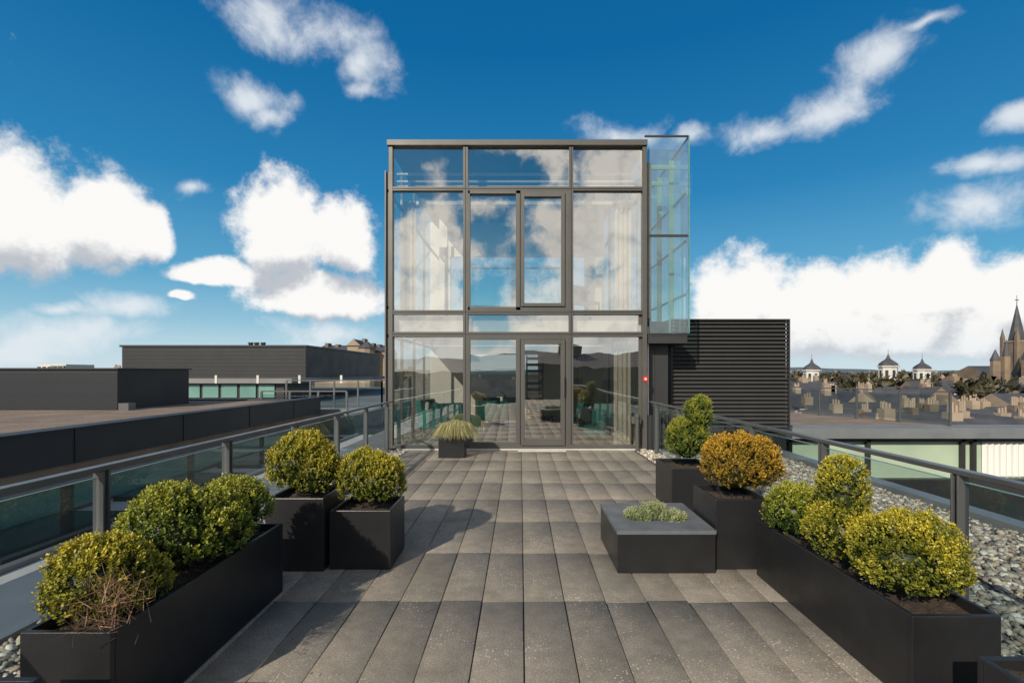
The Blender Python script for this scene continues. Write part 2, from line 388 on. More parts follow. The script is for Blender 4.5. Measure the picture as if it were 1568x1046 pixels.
e=empty('lamp_table'); B=MB(); B.frus(.33,11.2,.03,.05,.17,.17,20,'black');B.frus(.33,11.2,.05,.45,.02,.02,10,'black');B.frus(.33,11.2,.45,.48,.24,.24,24,'wood'); B.obj('table',e)

B=MB()
B.box(fx(978),fx(992),FY+.02,FY+.3,0,fz(482),'frame')
B.box(fx(990.5),fx(1030),FY+.32,FY+.6,0,fz(490),'dark')
B.box(fx(1009),fx(1009.6),FY+.315,FY+.33,0,fz(490),'black')
B.box(fx(992),fx(1012),FY+.02,FY+.1,0,fz(636),'dark')
B.obj('side_cladding',tw)
e=empty('fire_alarm_call_point'); B=MB()
B.box(fx(983.5),fx(991),FY-.07,FY-.02,fz(584.5),fz(576),'red'); B.box(fx(985.5),fx(989),FY-.074,FY-.07,fz(582),fz(578.5),'whitestone')
B.obj('call_point_box',e,.006)
e=empty('rainwater_downpipe'); B=MB(); B.frus(fx(972),FY-.22,.0,.68,.04,.04,14,'frame'); B.frus(fx(972),FY-.22,.68,.74,.055,.055,14,'frame');B.box(fx(966),fx(978),FY-.2,FY-.06,.55,.68,'rail'); B.obj('pipe',e)
e=empty('glazed_stair_enclosure')
gx0,gx1,gy0,gy1=fx(992),PX(1055,9.92),9.92,12.7; gz0,gz1=2.4,PZ(209,9.92)
G=MB(); 
for za,zc in((gz0,PZ(362,9.92)),(PZ(361,9.92),gz1)):
    G.quad((gx0,gy0,za),(gx1,gy0,za),(gx1,gy0,zc),(gx0,gy0,zc),'tglass')
    for a in range(3):
        ya=gy0+.02+a*.93; G.quad((gx1,ya,za),(gx1,ya+.9,za),(gx1,ya+.9,zc),(gx1,ya,zc),'tglass')
G.quad((gx0,gy1,gz0),(gx1,gy1,gz0),(gx1,gy1,gz1-.1),(gx0,gy1,gz1-.1),'tglass')
G.quad((gx0,gy0+.05,gz1-.25),(gx1,gy0+.05,gz1-.25),(gx1,gy1,gz1-.25),(gx0,gy1,gz1-.25),'tglass')
G.obj('glass_walls',e)
B=MB()
B.box(gx1-.012,gx1+.012,gy0-.012,gy0+.012,gz0,gz1,'edge')
B.box(gx0-.1,gx1-.012,gy0-.015,gy0+.015,gz1-.02,gz1+.015,'dark'); B.box(gx1-.015,gx1+.015,gy0+.012,gy1,gz1-.02,gz1+.015,'dark')
B.box(gx0,gx1-.012,gy0-.012,gy0+.03,PZ(363,9.92),PZ(359.5,9.92),'dark')
for a in range(1,4):
    y=gy0+a*.93; B.box(gx1-.13,gx1-.01,y-.01,y+.01,gz0,gz1-.1,'edge'); B.box(gx0,gx1,y-.02,y+.02,gz1-.3,gz1-.2,'edge')
for z in(3.2,4.3,5.3): B.box(gx1-.04,gx1-.012,gy0+.1,gy1,z,z+.04,'edge')
B.box(gx0,gx0+.05,gy1-.05,gy1,gz0,gz1-.1,'frame'); B.box((gx0+gx1)/2-.02,(gx0+gx1)/2+.02,gy1-.04,gy1,gz0,gz1-.1,'frame')
B.box(gx0,gx1,gy0+.1,gy1,2.2,2.4,'dark')
B.obj('fins_and_edges',e)

e=empty('louvred_plant_enclosure'); d=10.8
lx0,lx1=PX(1028,d),PX(1210,d); lz1=PZ(488.5,d); lz0=PZ(656,d)
B=MB(); B.box(lx0+.05,lx1-.05,d+.09,d+3,-.2,lz1-.03,'darker')
B.box(lx0,lx1,d-.0,d+3.02,lz1-.03,lz1,'dark');B.box(lx0,lx0+.03,d,d+.1,lz0,lz1-.03,'dark');B.box(lx1-.03,lx1,d,d+.1,lz0,lz1-.03,'dark')
B.box(lx0,lx1,d+.0,d+.1,lz0-.06,lz0,'dark')
n=27; p=(lz1-.03-lz0)/n
for i in range(n):
    z=lz0+p*(i+.5); B.tbox(Matrix.Translation(((lx0+lx1)/2,d+.045,z))@Matrix.Rotation(math.radians(40),4,'X'),lx1-lx0-.07,.09,.008,'blade')
B.box(4.9,lx1+.1,d+.1,d+3.1,-16,-.2,'dark')
B.obj('louvres_and_casing',e)

# ---------------------------------------------------------------- planters
def planter(name,x0,x1,y0,y1,h,lid=False):
    e=empty(name); B=MB(); t=.025
    if not lid:
        B.box(x0,x1,y0,y0+t,0.003,h,'planter');B.box(x0,x1,y1-t,y1,0.003,h,'planter')
        B.box(x0,x0+t,y0+t,y1-t,0.003,h,'planter');B.box(x1-t,x1,y0+t,y1-t,0.003,h,'planter')
        B.obj('walls',e,.004,seg=2)
        nx,ny=10,max(10,int((y1-y0)/.05)); S_=MB(); vs=[];fs=[]
        for j in range(ny+1):
            for i in range(nx+1):
                vs.append((x0+t+(x1-x0-2*t)*i/nx,y0+t+(y1-y0-2*t)*j/ny,h-.05+random.uniform(-.012,.015)))
        for j in range(ny):
            for i in range(nx): a=j*(nx+1)+i; fs.append((a,a+1,a+nx+2,a+nx+1))
        S_.add(vs,fs,'soil'); S_.obj('soil',e)
    else:
        B.box(x0+.004,x1-.004,y0+.004,y1-.004,.003,h-.03,'planter'); 
        cx,cy=(x0+x1)/2-.02,(y0+y1)/2; a=.21
        B.obj('body',e,.004)
        B=MB()
        B.box(x0,x1,y0,cy-a*.7,h-.03,h,'lid');B.box(x0,x1,cy+a*.7,y1,h-.03,h,'lid')
        B.box(x0,cx-a,cy-a*.7,cy+a*.7,h-.03,h,'lid');B.box(cx+a,x1,cy-a*.7,cy+a*.7,h-.03,h,'lid')
        B.obj('lid',e)
        B=MB(); B.box(cx-a,cx+a,cy-a*.7,cy+a*.7,h-.028,h-.012,'soil'); B.obj('soil',e)
planter('rectangular_planter',-2.12,-1.735,2.045,3.53,.5)
planter('rectangular_planter',-2.12,-1.735,.3,1.75,.5)
planter('tall_square_planter',-2.05,-1.583,3.88,4.36,.588)
planter('square_planter',-1.552,-1.055,3.92,4.40,.478)
planter('small_square_planter',-1.53,-1.05,9.0,9.45,.42)
planter('low_square_planter',.768,1.557,3.84,4.66,.342,True)
planter('rectangular_planter',1.865,2.29,2.30,3.82,.44)
planter('rectangular_planter',1.87,2.29,.5,1.98,.44)
planter('tall_square_planter',1.585,2.03,3.92,4.44,.567)
planter('square_planter',1.725,2.25,5.5,6.17,.50)

# ---------------------------------------------------------------- shrubs
M['leaf']=attrmat('box_leaf',.45,transl=.18,namt=0,spec=.35)
def nrm(a): return a/np.maximum(np.linalg.norm(a,axis=-1,keepdims=True),1e-9)
def shrub(name,lobes,tip,mid,low,dens=1.0,dry=None,lsz=.0185,knob=(.045,.078)):
    L=np.array(lobes,float)
    ex=[]
    for l in L:
        m_=int(40*(l[3]/.2)**1.5)
        dd=nrm(rng.normal(size=(m_,3))); dd[:,2]=np.where(dd[:,2]<-.35,-dd[:,2],dd[:,2])
        r0=rng.uniform(*knob,(m_,1))
        ex.append(np.hstack([l[:3]+(l[3:6]*rng.uniform(.96,1.07,(m_,1))-r0*.80)*dd,r0,r0,r0*1.15]))
    E=np.vstack(ex); 
    A=np.vstack([L*np.array([1,1,1,.88,.88,.88]),E])
    area=(A[:,3]*A[:,4]+A[:,3]*A[:,5]); area[:len(L)]*=1.2
    n=int(dens*2600*(L[:,3]*L[:,4]+L[:,3]*L[:,5]).sum()/.09)
    idx=rng.choice(len(A),n,p=area/area.sum())
    dr=nrm(rng.normal(size=(n,3))); dr[:,2]=np.where(dr[:,2]<-.6,-dr[:,2],dr[:,2])
    p=A[idx,:3]+A[idx,3:6]*dr*(1+rng.normal(0,.05,n))[:,None]
    keep=np.ones(n,bool)
    for j in range(len(A)):
        q=np.linalg.norm((p-A[j,:3])/A[j,3:6],axis=1); keep&=~((q<(.84 if j<len(L) else .74))&(idx!=j))
    p=p[keep];dr=dr[keep];idx=idx[keep]; n=len(p)
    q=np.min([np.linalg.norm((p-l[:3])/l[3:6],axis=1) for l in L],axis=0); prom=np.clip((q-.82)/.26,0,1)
    ax=nrm(dr*.7+np.array([0,0,.7])+rng.normal(0,.22,(n,3)))
    ln=rng.uniform(.03,.065,n); K=8
    t=np.linspace(0,1,K)[None,:]*np.ones((n,1))
    u=nrm(np.cross(ax,np.array([.3,.9,.1]))); w=np.cross(ax,u)
    ang=t*K*2.4+rng.uniform(0,6.28,(n,1))
    rad=u[:,None]*np.cos(ang)[...,None]+w[:,None]*np.sin(ang)[...,None]
    base=p[:,None]-ax[:,None]*(ln*.6)[:,None,None]+ax[:,None]*(t*ln[:,None])[...,None]
    ld=nrm(ax[:,None]*(.35+.7*t)[...,None]+rad*.9+rng.normal(0,.2,(n,K,3)))
    sd=nrm(np.cross(ld,ax[:,None])+rng.normal(0,.25,(n,K,3)))
    s=lsz*rng.uniform(.75,1.25,(n,K,1))*(1-.3*t[...,None])
    b0=base; tipp=base+ld*s; mlf=base+ld*s*.5+sd*s*.40; mrt=base+ld*s*.5-sd*s*.40
    V=np.stack([b0,mrt,tipp,mlf],2).reshape(-1,3)
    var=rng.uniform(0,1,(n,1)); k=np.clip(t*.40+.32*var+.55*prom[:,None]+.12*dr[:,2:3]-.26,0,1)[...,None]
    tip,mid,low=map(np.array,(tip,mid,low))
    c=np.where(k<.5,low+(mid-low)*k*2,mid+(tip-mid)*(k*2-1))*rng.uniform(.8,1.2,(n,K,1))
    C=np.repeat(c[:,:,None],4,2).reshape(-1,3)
    Fq=np.arange(len(V)).reshape(-1,4)
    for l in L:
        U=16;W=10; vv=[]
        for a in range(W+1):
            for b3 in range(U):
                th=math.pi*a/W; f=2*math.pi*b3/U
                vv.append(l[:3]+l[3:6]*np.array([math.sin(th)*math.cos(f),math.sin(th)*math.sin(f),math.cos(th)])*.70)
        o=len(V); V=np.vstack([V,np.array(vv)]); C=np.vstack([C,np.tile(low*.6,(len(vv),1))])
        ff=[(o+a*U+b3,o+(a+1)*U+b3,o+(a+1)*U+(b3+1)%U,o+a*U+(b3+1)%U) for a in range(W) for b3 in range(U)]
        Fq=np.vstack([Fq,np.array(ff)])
    if dry:
        c0=np.array(dry[:3]); m_=320
        st=c0+rng.normal(0,dry[3]*.35,(m_,3)); di=nrm(rng.normal(0,.6,(m_,3))+np.array([.2,-.5,.7])); l2=rng.uniform(.05,.12,(m_,1))
        sd2=nrm(np.cross(di,rng.normal(size=(m_,3))))*.0018
        q=np.stack([st-sd2,st+sd2,st+di*l2+sd2*.4,st+di*l2-sd2*.4],1).reshape(-1,3)
        o=len(V); V=np.vstack([V,q]); C=np.vstack([C,np.tile(np.array((.34,.20,.12)),(len(q),1))]); Fq=np.vstack([Fq,o+np.arange(len(q)).reshape(-1,4)])
    npmesh(name,V,Fq,[M['leaf']],C)
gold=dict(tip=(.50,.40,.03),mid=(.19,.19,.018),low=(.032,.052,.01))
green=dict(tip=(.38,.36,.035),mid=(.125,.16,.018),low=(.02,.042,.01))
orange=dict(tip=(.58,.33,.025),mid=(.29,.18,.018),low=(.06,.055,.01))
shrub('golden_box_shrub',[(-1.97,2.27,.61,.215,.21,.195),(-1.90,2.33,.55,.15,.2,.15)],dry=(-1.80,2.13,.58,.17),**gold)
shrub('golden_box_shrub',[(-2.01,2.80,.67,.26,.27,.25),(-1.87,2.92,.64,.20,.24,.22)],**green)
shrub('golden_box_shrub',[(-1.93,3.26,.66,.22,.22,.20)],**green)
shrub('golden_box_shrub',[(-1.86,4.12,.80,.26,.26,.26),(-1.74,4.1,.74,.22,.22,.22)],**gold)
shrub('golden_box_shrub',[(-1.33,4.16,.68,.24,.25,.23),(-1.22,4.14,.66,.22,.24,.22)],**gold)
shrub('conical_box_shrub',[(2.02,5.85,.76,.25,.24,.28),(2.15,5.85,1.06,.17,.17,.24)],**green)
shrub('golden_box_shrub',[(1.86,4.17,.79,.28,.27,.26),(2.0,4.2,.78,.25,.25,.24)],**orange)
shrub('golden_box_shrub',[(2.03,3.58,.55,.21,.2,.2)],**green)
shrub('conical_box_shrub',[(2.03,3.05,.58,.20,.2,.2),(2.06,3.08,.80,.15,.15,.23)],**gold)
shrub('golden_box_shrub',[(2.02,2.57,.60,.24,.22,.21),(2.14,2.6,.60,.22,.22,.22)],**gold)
# fallen leaves on the slabs
n=420; a=rng.uniform(size=n); px_=np.where(a<.5,rng.normal(-1.35,.35,n),rng.normal(1.55,.3,n)); py_=rng.uniform(2.3,9,n)
px_=np.clip(px_,-2.2,2.2); cen=np.column_stack([px_,py_,np.full(n,.004)])
th=rng.uniform(0,6.28,n); l_=rng.uniform(.004,.011,n)
dx=np.column_stack([np.cos(th)*l_,np.sin(th)*l_,rng.uniform(0,.004,n)]); dy=np.column_stack([-np.sin(th)*l_*.5,np.cos(th)*l_*.5,np.zeros(n)])
q=np.stack([cen-dx,cen-dy,cen+dx,cen+dy],1).reshape(-1,3); q[:,2]=np.maximum(q[:,2],.002)
npmesh('fallen_leaves',q,np.arange(4*n).reshape(-1,4),[M['leaf']],np.repeat(np.array([(.22,.15,.06)])*rng.uniform(.4,1.5,(n,1)),4,0))

def tuft(name,cx,cy,cz,r,hh,n,cA,cB,bl=.09,bw=.003,droop=.6):
    a=rng.uniform(0,6.28,n); q=np.sqrt(rng.uniform(0,1,n)); 
    b0=np.column_stack([cx+r*.6*q*np.cos(a),cy+r*.6*q*np.sin(a),np.full(n,cz)])
    out_=np.column_stack([np.cos(a),np.sin(a),np.zeros(n)])*q[:,None]
    l=rng.uniform(.6,1.2,(n,1))
    p1=b0+out_*r*.35*l+np.array([0,0,hh])*l*(1-.3*q[:,None]); p2=p1+out_*r*.6*l+np.array([0,0,-hh*droop])*l*q[:,None]+rng.normal(0,.012,(n,3))
    sd=nrm(np.cross(p2-b0,rng.normal(size=(n,3))))*bw
    v=np.stack([b0-sd,b0+sd,p1+sd,p1-sd,p1-sd,p1+sd,p2+sd*.2,p2-sd*.2],1).reshape(-1,3)
    c=np.array(cA)+(np.array(cB)-np.array(cA))*rng.uniform(0,1,(n,1)); c=np.repeat(c,8,0)
    npmesh(name,v,np.arange(len(v)).reshape(-1,4),[M['leaf']],c)
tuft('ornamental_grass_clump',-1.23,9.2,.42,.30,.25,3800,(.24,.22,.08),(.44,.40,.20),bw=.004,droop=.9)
shrub('low_succulent_clump',[(1.02,4.2,.345,.12,.13,.07),(1.18,4.3,.35,.13,.14,.085),(1.32,4.18,.335,.12,.12,.06)],tip=(.46,.46,.24),mid=(.28,.32,.14),low=(.09,.12,.04),dens=.9,lsz=.012,knob=(.02,.035))  # pale green succulent cushions in the lid opening

# ---------------------------------------------------------------- neighbouring buildings, left
e=empty('left_wing_building'); B=MB()
B.box(-26,-6.25,-6,14.4,-16,.76,'roofgrav')
B.box(-6.25,-6.0,-6,14.5,.38,.84,'parapet'); B.box(-26,-6.25,14.3,14.5,.3,.80,'dark')
B.box(-6.27,-5.97,-6,14.52,.84,.86,'parapet')
B.box(-6.25,-6.03,-6,14.45,-16,.38,'roofgrav')
for j in range(9): B.box(-5.998,-5.99,-4+2.1*j,-4+2.1*j+.015,.38,.84,'black')
for j in range(8): B.box(-6.03,-6.0,-5.5+2.4*j,-3.3+2.4*j,-.22,.12,'wgreen')
B.box(-6.03,-5.93,-6,14.4,.13,.17,'coping')
# lower link roof between the wings
B.box(-6.02,-3.9,-6,14.45,-.50,-.27,'sill'); B.box(-4.9,-4.8,-6,14.4,-.27,-.22,'coping')
for j in range(8): B.box(-5.9,-4.95,-5+2.4*j,-3.3+2.4*j,-.27,-.20,'wdark')
B.obj('walls_roof_windows',e)
e=empty('louvred_roof_plant_room'); B=MB(); d=10.7
xa,xb=-16,PX(180,d); zt=PZ(565.5,d)
B.box(xa,xb,d,13,.76,zt,'darker'); B.box(xa-.05,xb+.05,d-.05,13.05,zt,zt+.03,'dark')
for i in range(17): B.box(xa,xb+.002,d-.012,d,.79+i*.048,.815+i*.048,'parapet')
B.box(xb+.1,xb+.32,d-.1,d+.1,.76,.92,'rail')
B.obj('louvres_and_roof',e)
e=empty('courtyard_floor'); B=MB(); B.box(-6,-3.85,-6,16,-6.2,-6,'roofgrey'); B.obj('slab',e)
e=empty('dark_clad_penthouse'); B=MB(); d=25
x0,x1,x2=PX(187,d),PX(468,d),PX(468,d)
zt=PZ(531.5,d); zb_=PZ(580,d)
B.box(x0,x1,d,38,zb_,zt,'dark'); B.box(x0-.08,x1+.08,d-.08,38.08,zt,zt+.1,'darker')
for i in range(22):
    z=zb_+.05+i*(zt-zb_-.1)/22; B.box(x0,x1,d-.02,d,z,z+.02,'darker'); B.box(x1,x1+.02,d,38,z,z+.02,'darker')
B.box(x0-1,x1+.7,d-3,38,PZ(587,22),PZ(580,22),'roofgrey')
for i in range(7):
    x=x0+1+i*1.9; B.box(x,x+.1,d-3.02,d-3,PZ(587,22),PZ(578,22)+.1,'whitestone')
zw0,zw1=PZ(609,22.2),PZ(589,22.2)
B.box(x0-1,x1+.2,22.3,25,zw0-.6,PZ(587,22),'dark')
xx=x0-.9
while xx<x1-.4:
    B.box(xx,xx+.72,22.24,22.3,zw0,zw1,'wgreen'); xx+=.86
B.box(-30,-5.4,15,45,-16,.20,'roofgrey'); B.box(-30,-5.4,15,15.2,.2,.45,'coping')
for i,x in enumerate((384,393,403)):
    X=PX(x,27); B.frus(X,27,zt,zt+.28,.13,.11,10,'black'); B.frus(X,27,zt+.28,zt+.36,.16,.12,10,'black')
B.box(PX(376,27),PX(410,27),26.8,27.2,zt,zt+.1,'black')
B.obj('cladding_roof_windows',e)
def frail(name,pts,zb0,h,npost):
    e=empty(name); B=MB(); G=MB()
    for (xa,ya),(xb,yb) in zip(pts[:-1],pts[1:]):
        L_=math.hypot(xb-xa,yb-ya); an=math.atan2(yb-ya,xb-xa); mt=Matrix.Translation(((xa+xb)/2,(ya+yb)/2,zb0+h))@Matrix.Rotation(an,4,'Z')
        B.tbox(mt,L_,.06,.04,'rail')
        for i in range(npost+1):
            t=i/npost; x,y=xa+(xb-xa)*t,ya+(yb-ya)*t; B.box(x-.03,x+.03,y-.03,y+.03,zb0,zb0+h-.02,'rail')
        G.quad((xa,ya,zb0+.1),(xb,yb,zb0+.1),(xb,yb,zb0+h-.1),(xa,ya,zb0+h-.1),'rglass')
    B.obj('posts_and_handrail',e); G.obj('glass_panels',e)
frail('glass_balustrade',[(-9.2,19),(-5.45,19),(-5.45,30)],.2,1.08,4)
frail('glass_balustrade',[(-8.2,15.3),(-5.5,15.3)],.2,.8,3)

# ---------------------------------------------------------------- right wing
e=empty('right_wing_building'); B=MB()
B.box(7.2,40,14.3,15.0,-16,-.34,'wdark')
B.box(6.2,40,13.9,15.3,-.32,-.06,'roofgrey'); B.box(6.15,40,13.85,14.0,-.3,-.02,'coping')
B.add([(6.2,15.3,-.07),(13.6,15.3,-.07),(11.2,20.3,-.07),(6.2,20.3,-.07)],[(0,1,2,3)],'roofgrav')
B.box(6.2,40,13.95,14.4,-16,-1.5,'dark')  # lower storeys: their shadow is put in as a dark wall colour
B.box(13.4,40,15.3,30,-16,-2.6,'slate')
B.box(7.2,40,14.2,14.3,-1.5,-.32,'wpale')
for px in(1210,1330,1475,1492,1600,1700): 
    x=PX(px,14.1); B.box(x-.05,x+.05,14.08,14.2,-1.5,-.32,'dark')
B.box(7.2,40,14.08,14.2,-.42,-.32,'dark')
for i in range(14): B.box(7+i*1.7,8.3+i*1.7,13.93,13.95,-3.9,-2.2,'wdark')
B.obj('walls_roof_windows',e)
e2=MB()
n=60
for i in range(n):
    x=PX(1512,14)+i*.04; e2.quad((x,14.17+.03*math.sin(i*1.4),-1.45),(x+.04,14.17+.03*math.sin((i+1)*1.4),-1.45),(x+.04,14.17+.03*math.sin((i+1)*1.4),-.42),(x,14.17+.03*math.sin(i*1.4),-.42),'white')
e2.obj('window_curtain',e)
frail('glass_balustrade',[(PX(1455,14.9),14.9),(PX(1205,20),20)],-.06,1.05,4)

e=empty('stone_tenement'); B=MB()
B.box(-26,26,-22,-14,-16,1.9,'stone'); B.gable(-26,26,-22,-14,1.9,3.0,'slate','x')
for i in range(20): B.box(-25+i*2.6,-24+i*2.6,-14,-13.95,-.8,1.0,'wdark')
for i in range(6): B.box(-22+i*8.5,-20.4+i*8.5,-18.6,-17.6,2.5,3.6,'stone')
B.obj('walls_roof_windows',e)

# ---------------------------------------------------------------- city
e=MB(); e.quad((-9000,-9000,-16),(9000,-9000,-16),(9000,9000,-16),(-9000,9000,-16),'ground'); e.obj('ground')
B=MB()
def house(x,y,w,dp,zt,k):
    rh=random.uniform(2.4,4.2); ax=random.choice('xxxy')
    if ax=='y': w=min(w,8)
    B.box(x-w/2,x+w/2,y-dp/2,y+dp/2,-16,zt-rh,k)
    B.gable(x-w/2-.2,x+w/2+.2,y-dp/2-.2,y+dp/2+.2,zt-rh,zt,'slate',ax,k)
    for c in range(random.randint(1,2)):
        cx=x+random.choice([-.47,.47,0])*w; cw=random.uniform(.3,.7)
        B.box(cx-cw,cx+cw,y-.5,y+.5,zt-1.5,zt+random.uniform(.5,1.2),k)
        for q in range(3): B.frus(cx-cw*.6+q*cw*.6,y,zt+.4,zt+random.uniform(1.3,1.7),.16,.13,6,'stone2')
    nw=max(2,int(w/2.6))
    if ax=='x' and random.random()<.35:
        for i in range(nw):
            wx=x-w/2+(i+.5)*w/nw; zz=zt-rh; yy=y-dp/2
            B.box(wx-.6,wx+.6,yy+.4,yy+dp*.3,zz-.2,zz+1.5,'slate'); B.box(wx-.4,wx+.4,yy+.34,yy+.4,zz+.3,zz+1.3,'whitestone'); B.gable(wx-.7,wx+.7,yy+.3,yy+dp*.4,zz+1.5,zz+2.0,'slate','y','slate')
    for fl in range(2):
        for i in range(nw):
            wx=x-w/2+(i+.5)*w/nw; wz=zt-rh-.9-fl*3.2
            B.box(wx-.5,wx+.5,y-dp/2-.06,y-dp/2,wz-1.7,wz,'wdark')
            B.box(wx-.62,wx+.62,y-dp/2-.10,y-dp/2,wz-1.9,wz-1.7,'stone2')
for i in range(260):
    d=45*math.exp(random.uniform(0,2.5)); px=random.uniform(1190,1800)
    zt=random.uniform(-7,-3) if d<80 else random.uniform(-5,-.2) if d<220 else random.uniform(-3,1.8)
    house(PX(px,d),d,random.uniform(7,15),random.uniform(7,11),zt,random.choice(['stone','stone2','stone2']))
for i in range(80):
    d=70*math.exp(random.uniform(0,2)); px=random.uniform(-250,800)
    house(PX(px,d),d,random.uniform(9,20),random.uniform(8,14),random.uniform(-3,1.4),random.choice(['stone','stone2']))
B.obj('distant_city_rooftops')
n=30000; cl=200
d=rng.uniform(90,420,cl); px=np.where(rng.uniform(size=cl)<.75,rng.uniform(1195,1700,cl),rng.uniform(-100,600,cl))
cx=(px-VX)*d/F; ch=rng.uniform(-4.5,.2,cl); idx=rng.integers(0,cl,n)
p=np.column_stack([cx[idx],d[idx],ch[idx]-1])+nrm(rng.normal(size=(n,3)))*rng.uniform(.4,1,(n,1))*np.array([5,5,2.8])
q=rng.normal(size=(n,4,3))*.55+p[:,None]
c=np.array([(.075,.065,.032)])*rng.uniform(.5,1.6,(n,1)); npmesh('distant_trees',q.reshape(-1,3),np.arange(n*4).reshape(-1,4),[M['leaf']],np.repeat(c,4,0))

def turret(px,top,d,wpx,body0,body1):
    s=d/F; x=PX(px,d); e=empty('domed_stone_turret'); B=MB(); w=wpx*s/2
    zt=PZ(top,d); z1=PZ(body0,d); z0=PZ(body1,d)
    B.frus(x,d,z0,z1,w,w,8,'whitestone'); B.frus(x,d,z1,z1+.35,w*1.18,w*1.18,8,'whitestone'); B.frus(x,d,z0-.4,z0,w*1.2,w*1.2,8,'stone2')
    B.box(x-w*1.3,x+w*1.3,d-w*1.3,d+w*1.3,-16,z0-.4,'stone')
    zz=z1+.35; hh=zt-zz; prof=[(0,1.05),(.18,1.0),(.35,.72),(.5,.4),(.62,.22),(.75,.16),(1,.03)]
    for (a,r),(b2,r2) in zip(prof[:-1],prof[1:]): B.frus(x,d,zz+hh*a,zz+hh*b2,w*r,w*r2,8,'slate')
    for i in range(8):
        an=2*math.pi*i/8; 
        B.tbox(Matrix.Translation((x+math.cos(an)*w*.925,d+math.sin(an)*w*.925,(z0+z1)/2))@Matrix.Rotation(an,4,'Z'),.1,w*.32,(z1-z0)*.55,'wdark')
    for sx in(-1,1): B.frus(x+sx*w*1.2,d-w,z0-.4,z0+1.4,.35,.05,6,'stone2')
    B.frus(x,d,zt,zt+1.6,.06,.03,5,'black')
    B.obj('turret_body',e)
turret(1243,549,150,23,568,586); turret(1360,542,150,25,562,584); turret(1412,549,150,23,567,586)
e=empty('gothic_church'); B=MB(); d=120; s=d/F
def spire(px,top,shoulder,base,wpx,k='stone'):
    x=PX(px,d); w=wpx*s/2
    B.box(x-w,x+w,d-w,d+w,PZ(base,d),PZ(shoulder,d),k)
    B.frus(x,d,PZ(shoulder,d),PZ(top,d),w*.98,.05,8,'slate')
    for a in(-1,1):
        for c in(-1,1):
            B.box(x+a*w-.35,x+a*w+.35,d+c*w-.35,d+c*w+.35,PZ(base,d),PZ(shoulder,d)+1,k); B.frus(x+a*w,d+c*w,PZ(shoulder,d)+1,PZ(shoulder,d)+3.2,.45,.03,4,k)
    for zf in(.25,.6):
        z=PZ(shoulder,d)-(PZ(shoulder,d)-PZ(base,d))*zf*.6
        for ox in(-.35,.35): B.box(x+ox*w-.3,x+ox*w+.3,d-w-.05,d-w,z-2,z,'wdark')
    B.box(x-w-.15,x+w+.15,d-w-.15,d+w+.15,PZ(shoulder,d)-.35,PZ(shoulder,d),'stone2')
spire(1557,466,522,680,22)
B.frus(PX(1557,d),d,PZ(466,d),PZ(452,d),.08,.04,5,'black'); B.box(PX(1557,d)-.5,PX(1557,d)+.5,d-.05,d+.05,PZ(460,d),PZ(459,d),'black')
for px,t,sh,w in((1524,535,552,12),(1541,520,545,9),(1572,530,550,12)):
    x=PX(px,d-6); B.frus(x,d-6,-16,PZ(sh,d-6),w*s/2,w*s/2,8,'stone'); B.frus(x,d-6,PZ(sh,d-6),PZ(t,d-6),w*s/2*1.15,.04,8,'slate')
B.box(PX(1512,d),PX(1640,d),d-4,d+14,-16,PZ(585,d),'stone'); B.gable(PX(1510,d),PX(1642,d),d-4.3,d+14,PZ(585,d),PZ(560,d),'slate','x','stone')
B.box(PX(1530,d),PX(1556,d),d-9,d-4,-16,PZ(590,d),'stone2'); B.gable(PX(1529,d),PX(1557,d),d-9.3,d-3,PZ(590,d),PZ(562,d),'slate','y','stone2')
for i in range(7): B.box(PX(1518+i*15,d),PX(1523+i*15,d),d-4.06,d-4,PZ(612,d),PZ(592,d),'wdark')
B.box(PX(1541,d)-.9,PX(1541,d)+.9,d-9.06,d-9,PZ(622,d),PZ(597,d),'wdark')
B.obj('nave_tower_and_spires',e)
e=empty('baronial_stone_building'); B=MB(); d=62
def bx(a,b_,t,y=0,dp=6,k='stone2',bot=600): B.box(PX(a,d),PX(b_,d),d+y,d+y+dp,-16,PZ(t,d),k)
bx(482,590,538); B.gable(PX(482,d),PX(590,d),d-.2,d+6.2,PZ(538,d),PZ(527,d),'slate','x','stone2')
bx(536,556,530,-1); B.gable(PX(535,d),PX(557,d),d-1.2,d+5,PZ(530,d),PZ(520,d),'slate','y','stone2')
for a,t in((488,524),(504,526),(530,522),(546,517),(560,524),(570,526),(582,540)): bx(a,a+5,t,2,1.2,'stone')
for a in range(488,586,9): B.box(PX(a,d),PX(a+3,d),d-.06,d,PZ(556,d),PZ(545,d),'wdark')
B.frus(PX(566,d),d-1,-16,PZ(534,d),1,1,10,'stone2');B.frus(PX(566,d),d-1,PZ(534,d),PZ(524,d),1.15,.05,10,'slate')
B.obj('walls_roof_chimneys',e)
e=empty('distant_office_block'); B=MB(); d=300; B.box(PX(58,d),PX(101,d),d,d+20,-16,PZ(558,d),'whitestone'); B.box(PX(80,d),PX(100,d),d-1,d,-16,PZ(560,d),'roofgrey')
for i in range(5): B.box(PX(60+i*8,d),PX(65+i*8,d),d-1.2,d-1,PZ(564,d),PZ(561.5,d),'wdark')
B.obj('walls',e)
B=MB(); R=5200; n=160; vs=[];fs=[]
for i in range(n+1):
    a=math.radians(-80+160*i/n); h=34+18*math.sin(i*.13+1)+9*math.sin(i*.41)+4*math.sin(i*1.1)
    vs+=[(R*math.sin(a),R*math.cos(a),-16),(R*1.1*math.sin(a),R*1.1*math.cos(a),h)]
for i in range(n): fs.append((2*i,2*i+2,2*i+3,2*i+1))
B.add(vs,fs,'hill'); B.obj('distant_hills',smooth=True)

